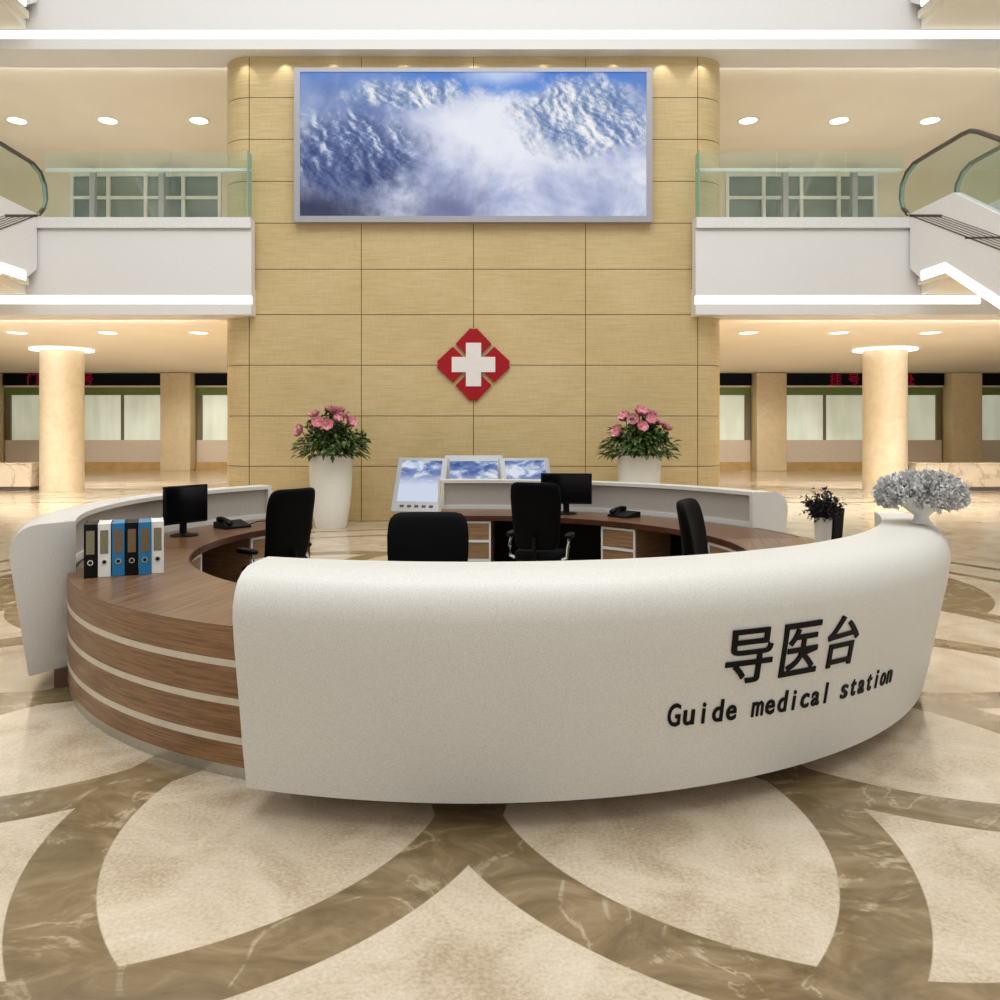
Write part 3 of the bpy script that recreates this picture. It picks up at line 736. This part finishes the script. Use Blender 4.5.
# ------------------------------------------------------------------ office chairs
def sellipse(w, d, n=24, e=3.2):
    out = []
    for k_ in range(n):
        a_ = 2 * PI * k_ / n; c, s_ = math.cos(a_), math.sin(a_)
        out.append((w * math.copysign(abs(c) ** (2 / e), c), d * math.copysign(abs(s_) ** (2 / e), s_)))
    return out
def make_chair(label, loc, rz):
    t = thing('office_chair', label, 'chair', loc, rz, 'black office chairs inside the desk')
    W = .26
    # backrest: wide padded slab with rounded shoulders and a lumbar curve; the sitter faces -y
    L = []
    for z_, w, d, y_ in ((.53, .17, .02, .17), (.545, .205, .04, .17), (.60, .225, .055, .175), (.70, .235, .058, .20), (.82, .245, .055, .225), (.95, .255, .05, .24), (1.06, .258, .046, .26), (1.13, .252, .042, .275), (1.17, .24, .038, .285), (1.195, .215, .03, .29), (1.205, .18, .014, .292)):
        L.append([(a_, y_ + b_ + .05 * (a_ / W) ** 2 * -1, z_) for a_, b_ in sellipse(w, d)])
    MB().loft(L).build('backrest', M['fabric_black'], t, False, 60)
    L = []
    for z_, k_ in ((.405, .9), (.415, .97), (.44, 1.0), (.475, 1.0), (.495, .96), (.505, .86)):
        L.append([(a_ * k_, -.03 + b_ * k_ , z_ - (.03 if b_ < -.18 else 0)) for a_, b_ in sellipse(.25, .245, 28, 3.6)])
    MB().loft(L).build('seat', M['fabric_black'], t, False, 60)
    for s in (-1, 1):
        a_ = MB().tube([(s * .24, .10, .43), (s * .29, .10, .45), (s * .30, .08, .55), (s * .30, .02, .645)], .017, 8).build('armrest', M['chrome'], t, False)
        L = [[(s * .30 + p_[0], -.02 + p_[1], z_) for p_ in sellipse(.04 * q, .14 * q, 16, 3)] for z_, q in ((.64, .9), (.65, 1), (.67, 1), (.68, .85))]
        MB().loft(L).build('arm_pad', M['black'], a_, False)
    MB().tube([(0, .17, .40), (0, .25, .44), (0, .265, .56), (0, .27, .66)], .022, 8).build('back_bracket', M['black'], t, False)
    MB().lathe([(.06, .385), (.06, .405), (.03, .385), (.03, .22), (.045, .2), (.045, .07)][::-1], 16).build('gas_lift', M['black'], t, False)
    mb = MB()
    for k_ in range(5):
        a_ = rad(90 + 72 * k_); mb.tube([(.03 * math.cos(a_), .03 * math.sin(a_), .11), (.16 * math.cos(a_), .16 * math.sin(a_), .10), (.30 * math.cos(a_), .30 * math.sin(a_), .068)], [.028, .024, .016], 8)
    mb.build('star_base', M['black'], t, False)
    for k_ in range(5):
        a_ = rad(90 + 72 * k_); c, s_ = math.cos(a_) * .30, math.sin(a_) * .30
        MM = Matrix.Translation((c, s_, .03)) @ Matrix.Rotation(a_ + .6, 4, 'Z') @ Matrix.Rotation(PI / 2, 4, 'X')
        MB().lathe([(.012, -.024), (.029, -.02), (.03, 0), (.029, .02), (.012, .024)], 14, M=MM).build('caster', M['black'], t, False)
    return t
def rel(r, a): return (DC[0] + r * math.cos(rad(a)), DC[1] + r * math.sin(rad(a)), 0)
# rz turns the chair so that its back (+y) points along rz+90 degrees
ch1 = make_chair('black office chair turned to the left desk and phone', (-1.79, 7.36, 0), rad(-128))
dup(ch1, (-.28, 4.92, 0), rad(2), 'wide black office chair nearest the front counter, in front of the kiosk')
dup(ch1, (.68, 8.25, 0), rad(162), 'tall black office chair in front of the rear monitor')
dup(ch1, (1.825, 5.95, 0), rad(62), 'black office chair at the right, seen from the side')

# ------------------------------------------------------------------ things on the desk
# lever-arch binders
def make_binder(label, loc, rz, mat, lab):
    t = thing('ring_binder', label, 'binder', loc, rz, 'ring binders in a row on the cabinet')
    w, d, h = .039, .28, .352
    mb = MB(); 
    mb.box(-w, -w + .004, 0, d, 0, h); mb.box(w - .004, w, 0, d, 0, h); mb.rbox(-w, w, -.004, .006, 0, h, .003)
    mb.build('cover', mat, t, False, 30)
    MB().box(-w + .005, w - .005, .008, d - .01, .006, h - .004).build('paper_block', mat, t, False, 0)
    MB().box(-.025, .025, -.006, -.0035, .155, .31).build('spine_label', lab, t, False, 0)
    MM = Matrix.Translation((0, -.0045, .10)) @ Matrix.Rotation(PI / 2, 4, 'X')
    MB().lathe([(.012, 0), (.018, 0), (.018, .004), (.012, .004), (.012, 0)], 20, M=MM).build('finger_ring', M['chrome'], t, False)
    MB().lathe([(.0001, 0), (.0125, 0), (.0125, .002), (.0001, .002)], 20, M=MM).build('finger_hole', M['black'], t, False)
    return t
bl = [(90.3, 578.0, 'black', M['black'], 'label_card', 'black ring binder at the left end of the row beside the white counter'),
      (104.3, 577.0, 'white', M['white_plastic'], 'label_card', 'white ring binder second from the left, next to the end black one'),
      (118.3, 576.0, 'blue', M['blue'], 'label_brown', 'blue ring binder third from the left, between white and black'),
      (131.8, 575.2, 'black', M['black'], 'label_brown', 'black ring binder between the two blue binders'),
      (144.8, 574.4, 'blue', M['blue'], 'label_brown', 'blue ring binder fifth from the left, next to the end white one'),
      (157.6, 573.3, 'white', M['white_plastic'], 'label_card', 'white ring binder at the right end of the row')]
bz = ZT + .001
for (xx, yy, cn, mt, lb, lab) in bl:
    Y = 812 * (1.75 - bz) / (yy - 427); X = (xx - 473.5) / 812 * Y
    make_binder(lab, (X, Y, bz), rad(22), mt, M[lb])

# monitors
def make_monitor(label, loc, rz, w, h):
    B = .115
    t = thing('monitor', label, 'monitor', loc, rz)
    MB().rbox(-w / 2, w / 2, -.02, .02, B, B + h, .012).build('housing', M['black'], t, False)
    MB().box(-w / 2 + .018, w / 2 - .018, -.0215, -.0195, B + .022, B + h - .018).build('screen', M['screen_off'], t, False, 0)
    MB().rbox(-.1, .1, .018, .05, .2, B + h - .06, .012).build('rear_cover', M['black'], t, False)
    MB().rbox(-.035, .035, .022, .05, .012, .28, .01).build('stand', M['black'], t, False)
    MB().lathe([(.125, 0), (.128, .006), (.11, .014), (.05, .022), (.03, .03)], 28, (0, .02, 0)).build('base', M['black'], t, False)
    return t
make_monitor('black computer monitor on the left desk behind the binders', (-2.63, 7.42, ZT + .001), rad(57), .47, .345)
make_monitor('black computer monitor on the back desk by the tall chair', (1.06, 9.28, ZT + .001), rad(-6), .58, .35)

def make_phone(label, loc, rz):
    t = thing('desk_phone', label, 'phone', loc, rz)
    MB().prism([(-.11, 0), (.12, 0), (.12, .06), (.075, .066), (-.11, .02)], 'x', -.14, .14).build('body', M['black'], t, False, 20)
    MB().box(-.02, .10, -.07, .03, .0, .012, M=Matrix.Translation((0, 0, .03)) @ Matrix.Rotation(.2, 4, 'X')).build('keypad', M['screen_off'], t, False, 0)
    L = []
    for y_, w, d, z_ in ((-.115, .02, .012, .052), (-.10, .032, .026, .055), (-.06, .032, .026, .066), (-.03, .022, .016, .083), (.03, .022, .016, .092), (.07, .032, .026, .086), (.11, .032, .026, .082), (.125, .02, .012, .08)):
        L.append([(-.085 + a_, y_, z_ + b_) for a_, b_ in sellipse(w, d, 14, 2.5)])
    MB().loft(L).build('handset', M['black'], t, False, 60)
    return t
p1 = make_phone('black desk phone on the left desk beside the monitor', (-2.38, 8.02, ZT + .001), rad(48))
MB().tube([(-2.26, 8.16, ZT + .012), (-2.2, 8.3, ZT + .03), (-2.16, 8.5, ZT + .012), (-2.2, 8.7, ZT + .012)], .006, 6).build('phone_cord', M['black'], p1).matrix_parent_inverse = Matrix.Rotation(rad(-48), 4, 'Z')
make_phone('black desk phone on the back desk right of the monitor', (1.66, 8.98, ZT + .001), rad(-52))

# ------------------------------------------------------------------ plants
def leaf(mb, p, d, up, L, W, fold=.25, mi=0):
    d = d.normalized(); sd = d.cross(up)
    if sd.length < 1e-3: sd = d.cross(Vector((1, 0, 0)))
    sd.normalize(); n = sd.cross(d)
    a = p; b = p + d * L * .45 + sd * W / 2 + n * W * fold; c = p + d * L * .45 - sd * W / 2 + n * W * fold; m_ = p + d * L * .5; e = p + d * L - n * L * .12
    mb.add([a, b, m_, c, e], [(0, 1, 2), (0, 2, 3), (1, 4, 2), (2, 4, 3)], mi)
def rdir(): 
    while True:
        v = Vector((random.uniform(-1, 1), random.uniform(-1, 1), random.uniform(-1, 1)))
        if .05 < v.length < 1: return v.normalized()

def make_urn(label, loc, plabel):
    t = thing('urn_planter', label, 'planter', loc)
    pr = [(.0001, 0), (.255, 0), (.265, .015), (.298, .18), (.328, .38), (.352, .62), (.366, .86), (.372, 1.08), (.372, 1.262), (.355, 1.268), (.34, 1.262), (.336, 1.2)]
    MB().lathe(pr + [(.0001, 1.2)], 40).build('vessel', M['urn'], t, False, 40)
    MB().lathe([(.0001, 1.21), (.334, 1.215), (.334, 1.2)], 28).build('soil', M['soil'], t, False)
    p = thing('peony_plant', plabel, 'plant', (loc[0], loc[1], loc[2] + 1.215))
    mb = MB(); tips = []
    for k_ in range(44):
        a_ = random.uniform(0, 2 * PI); r_ = random.uniform(.05, .58); h_ = random.uniform(.45, .82) * (1 - .55 * (r_ / .58) ** 2)
        e_ = Vector((r_ * math.cos(a_), r_ * math.sin(a_), h_)); b_ = Vector((.06 * math.cos(a_), .06 * math.sin(a_), 0))
        m_ = b_.lerp(e_, .5) + Vector((0, 0, .08)); mb.tube([b_, m_, e_], .006, 5); tips.append((b_, m_, e_))
    mb.build('stems', M['stem'], p, False)
    mb = MB()
    for k_ in range(1100):
        b_, m_, e_ = random.choice(tips); u = random.uniform(.3, 1.05)
        q = b_ * (1 - u) ** 2 + m_ * 2 * u * (1 - u) + e_ * u * u
        d = (Vector((q.x, q.y, 0)).normalized() * random.uniform(.3, 1) + rdir() * .7 + Vector((0, 0, random.uniform(-.5, .5))))
        leaf(mb, q, d, Vector((0, 0, 1)) + rdir() * .4, random.uniform(.10, .19), random.uniform(.05, .08))
    # drooping outer leaves
    for k_ in range(420):
        a_ = random.uniform(0, 2 * PI); r_ = random.uniform(.32, .60); q = Vector((r_ * math.cos(a_), r_ * math.sin(a_), random.uniform(.06, .5) * (1.2 - r_)))
        leaf(mb, q, Vector((math.cos(a_), math.sin(a_), random.uniform(-.7, .1))) + rdir() * .3, Vector((0, 0, 1)), random.uniform(.12, .2), random.uniform(.05, .08))
    mb.build('foliage', M['leaf'], p, False, 0)
    for k_ in range(11):
        if k_ < 7: a_ = PI + PI * (k_ + .5) / 7 + random.uniform(-.15, .15); r_ = random.uniform(.2, .5)
        else: a_ = random.uniform(0, 2 * PI); r_ = random.uniform(.03, .2)
        z_ = .84 - .36 * r_ * r_ / .25 - random.uniform(0, .12); c = Vector((r_ * math.cos(a_), r_ * math.sin(a_), z_ + .02)); R = random.uniform(.08, .115)
        MB().tube([(c.x * .15, c.y * .15, .1), (c.x * .8, c.y * .8, c.z * .6), c], .007, 5).build('flower_stem', M['stem'], p, False)
        mb = MB()
        ax_ = (Vector((c.x, c.y, .35)) + rdir() * .2).normalized(); 
        uu = ax_.cross(Vector((0, 1, .1))).normalized(); vv = ax_.cross(uu)
        for ly, (nn, op, sc) in enumerate(((5, .35, .55), (6, .7, .8), (7, 1.15, 1.0), (7, 1.6, 1.05))):
            for j in range(nn):
                b_ = 2 * PI * j / nn + ly * .5
                o_ = uu * math.cos(b_) + vv * math.sin(b_); tn = -uu * math.sin(b_) + vv * math.cos(b_)
                L = []
                for q in range(5):
                    s_ = q / 4; th = op * (s_ ** .7); rr_ = R * sc
                    ctr = c + o_ * math.sin(th) * rr_ * .95 + ax_ * (1 - math.cos(th) + s_ * .45) * rr_ * .7
                    wd = R * sc * .5 * math.sin(PI * min(.93, .12 + s_ * .8)) * 1.15
                    L.append([ctr - tn * wd + o_ * .0, ctr - o_ * wd * .22, ctr + tn * wd])
                mb.loft(L, 0, caps=False, closed=False)
        mb.build('flower', M['petal'], p, False, 60)
UX1 = (331 - 473.5) / 812 * 14.1; UX2 = (639 - 473.5) / 812 * 14.1
make_urn('tall white tapering urn by the feature wall, left of the kiosk', (UX1, 14.1, 0), 'pink peony plant in the left white urn')
make_urn('tall white tapering urn by the feature wall, right of the kiosk', (UX2, 14.1, 0), 'pink peony plant in the right white urn')

# silver bouquet in a pedestal bowl on the front counter
vx, vy = (921.5 - 473.5) / 812 * 5.27, 5.27; vz = 1.1265
t = thing('pedestal_vase', 'white pedestal bowl vase on the right end of the front counter', 'vase', (vx, vy, vz))
MB().lathe([(.0001, 0), (.064, 0), (.064, .006), (.05, .018), (.042, .04), (.046, .055), (.075, .075), (.105, .10), (.125, .13), (.135, .165), (.129, .166), (.118, .13), (.0001, .12)], 36).build('bowl', M['white_plastic'], t, False, 40)
p = thing('silver_bouquet', 'grey white ruffled foliage bouquet in the pedestal bowl', 'flowers', (vx, vy, vz + .12))
mb = MB()
for k_ in range(30):
    d = rdir(); d.z = abs(d.z) * .7; mb.tube([(0, 0, 0), (d.x * .1, d.y * .1, .06), (d.x * .22, d.y * .2, .03 + d.z * .16)], .004, 5)
mb.build('stems', M['stem'], p, False)
mb = MB()
for k_ in range(150):
    while True:
        d = rdir()
        if d.z > -.6: break
    c = Vector((d.x * .235, d.y * .19, .07 + d.z * .10))
    rc = random.uniform(.03, .055)
    for j in range(26):
        e_ = (rdir() + d * .8).normalized(); q = c + e_ * rc * random.uniform(.2, 1)
        leaf(mb, q, e_ + rdir() * .8, rdir(), random.uniform(.022, .042), random.uniform(.018, .032), .4)
mb.build('foliage', M['silver_leaf'], p, False, 0)

# small dark plant: white square pot, with a black pot behind
def sqpot(mb, w0, w1, h):
    L = []
    for z_, w in ((0, w0), (h * .02, w0 * 1.01), (h, w1), (h, w1 * .88), (h * .85, w1 * .85)):
        L.append([(sx * w, sy * w, z_) for sx, sy in ((1, 1), (-1, 1), (-1, -1), (1, -1))])
    mb.loft(L)
pY = 6.28; pX = (823 - 473.5) / 812 * pY
t = thing('square_pot', 'white tapered square pot on the right cabinet', 'pot', (pX, pY, ZT + .001), rad(12))
mb = MB(); sqpot(mb, .036, .048, .295); mb.build('pot', M['urn'], t, False, 20)
MB().box(-.038, .038, -.038, .038, .24, .262).build('soil', M['soil'], t, False, 0)
p = thing('dark_plant', 'small dark leaved plant in the white square pot', 'plant', (pX, pY, ZT + .262))
mb = MB(); mb2 = MB()
for k_ in range(75):
    d = rdir(); d.z = abs(d.z) + .2; d.normalize(); L_ = random.uniform(.1, .24)
    e_ = Vector((d.x * L_ * .75, d.y * L_ * .75, .03 + d.z * L_)); mb.tube([(d.x * .02, d.y * .02, 0), e_ * .5 + Vector((0, 0, .02)), e_], .0025, 5)
    for j in range(14):
        q = e_ * random.uniform(.35, 1.05) + rdir() * .02
        leaf(mb2, q, (d + rdir() * 1.1), Vector((0, 0, 1)) + rdir(), random.uniform(.025, .045), random.uniform(.014, .024))
mb.build('stems', M['stem'], p, False); mb2.build('foliage', M['dark_leaf'], p, False, 0)
qY = 6.46; qX = (834.5 - 473.5) / 812 * qY
t = thing('square_pot', 'black tapered pot behind the white square pot on the right cabinet', 'pot', (qX, qY, ZT + .001), rad(20))
mb = MB(); sqpot(mb, .034, .052, .35); mb.build('pot', M['black'], t, False, 20)
MB().box(-.04, .04, -.04, .04, .29, .32).build('soil', M['soil'], t, False, 0)

# ------------------------------------------------------------------ triple-screen kiosk
kY = 14.15
t = thing('screen_kiosk', 'grey triple touch screen kiosk sloping in front of the feature wall', 'kiosk', ((473.5 - 473.5) / 812 * kY, kY + .2, 0))
def panel(cx, yaw, w, z0, z1, y0, tilt, pic, btn, btn2=True):
    """sloping screen panel: frame, picture and a row of buttons"""
    h = math.hypot(z1 - z0, tilt); an_ = math.atan2(tilt, z1 - z0)
    MM = Matrix.Translation((cx, y0, z0)) @ Matrix.Rotation(yaw, 4, 'Z') @ Matrix.Rotation(-an_, 4, 'X')
    f_ = MB(); f_.rbox(-w / 2, w / 2, 0, .07, 0, h, .03, M=MM); fo_ = f_.build('panel_frame', M['kiosk'], t)
    b_ = .10
    s_ = MB(); s_.box(-w / 2 + b_, w / 2 - b_, -.006, .01, .19, h - (.06 if btn2 else .12))
    so = s_.build('screen', pic, t, False, 0); so.parent = fo_; 
    so.matrix_parent_inverse = Matrix.Identity(4); so.matrix_local = Matrix.Translation(-root_loc(t)) @ MM
    if btn:
        q = MB()
        for k_ in range(5):
            q.box(-.26 + k_ * .13 - .035, -.26 + k_ * .13 + .035, -.008, .01, .085, .125, M=MM)
        q.build('button_row', M['rubber'], fo_)
panel(-.98, rad(-14), .92, .31, 1.22, 13.72, .42, sky_picture('kiosk_picture_left', 1.0, .5), True)
panel(.0, 0, 1.04, .33, 1.26, 13.86, .42, sky_picture('kiosk_picture_middle', 4.3, .45), True, False)
panel(.98, rad(14), .92, .31, 1.22, 13.72, .42, sky_picture('kiosk_picture_right', 8.8, .4), True)
MB().rbox(-1.3, 1.3, 13.95, 14.5, .06, .34, .04).build('cabinet', M['kiosk'], t)
MB().rbox(-1.22, 1.22, 14.0, 14.45, 0, .06, .02).build('plinth', M['groove'], t)

# ------------------------------------------------------------------ light
W = bpy.data.worlds.new('world'); SC.world = W; W.use_nodes = True
bg = W.node_tree.nodes['Background']; bg.inputs[0].default_value = (.965, .985, 1, 1); bg.inputs[1].default_value = .68
def area(name, loc, rot, sx, sy, e, col=(1, 1, 1)):
    l = bpy.data.lights.new(name, 'AREA'); l.shape = 'RECTANGLE'; l.size = sx; l.size_y = sy; l.energy = e; l.color = col
    o = bpy.data.objects.new(name, l); COL.objects.link(o); o.location = loc; o.rotation_euler = rot; return o
area('skylight', (0, 5.2, 15), (0, 0, 0), 15, 9, 1500, (.965, .985, 1))
# added fill lights without fixtures, hidden behind the fascia drops
for s in (-1, 1):
    area('fascia_fill', (s * 12, 15.9, CEIL1 - .06), (rad(64), 0, 0), 13, .3, 560, WARM[:3])
    area('fascia_fill', (s * 10, 15.95, CEIL2 - .03), (rad(40), 0, 0), 11, .4, 70, WARM[:3])
    # added hall fill, out of view: spots behind columns, area lights behind feature wall
    l = bpy.data.lights.new('column_fill', 'SPOT'); l.energy = 1150; l.color = WARM[:3]; l.spot_size = rad(98); l.spot_blend = .4; l.shadow_soft_size = .08
    o = bpy.data.objects.new('column_fill', l); COL.objects.link(o); o.location = (s * CX, CY + .72, CEIL1 - .4); o.rotation_euler = (rad(40), 0, 0)
    area('hall_fill', (s * 3, 29, CEIL1 - .03), (0, rad(-s * 12), 0), 3, 5, 420, WARM[:3])
sn = bpy.data.lights.new('sun', 'SUN'); sn.energy = .3; sn.angle = rad(18); sn.color = (1, .96, .88)
so = bpy.data.objects.new('sun', sn); COL.objects.link(so); so.rotation_euler = (rad(16), rad(20), 0)
for xx in (-4.25, -3.5, -2.6, -1.3, 0, 1.3, 2.6, 3.5, 4.25):
    l = bpy.data.lights.new('wall_washer', 'SPOT'); l.energy = 7; l.color = WARM[:3]; l.spot_size = rad(80); l.spot_blend = .5; l.shadow_soft_size = .03
    o = bpy.data.objects.new('wall_washer', l); COL.objects.link(o); o.location = (xx, 14.95, 8.62); o.rotation_euler = (rad(10), 0, 0)

# ------------------------------------------------------------------ camera
cam = bpy.data.cameras.new('camera'); co = bpy.data.objects.new('camera', cam); COL.objects.link(co)
co.location = (0, 0, 1.75); co.rotation_euler = (rad(90), 0, 0)
cam.sensor_width = 36; cam.sensor_fit = 'HORIZONTAL'; cam.lens = 812 / 1000 * 36
cam.shift_x = .0265; cam.shift_y = -.073; cam.clip_end = 200; cam.clip_start = .05
SC.camera = co
SC.view_settings.view_transform = 'Standard'; SC.view_settings.look = 'None'; SC.view_settings.exposure = 0
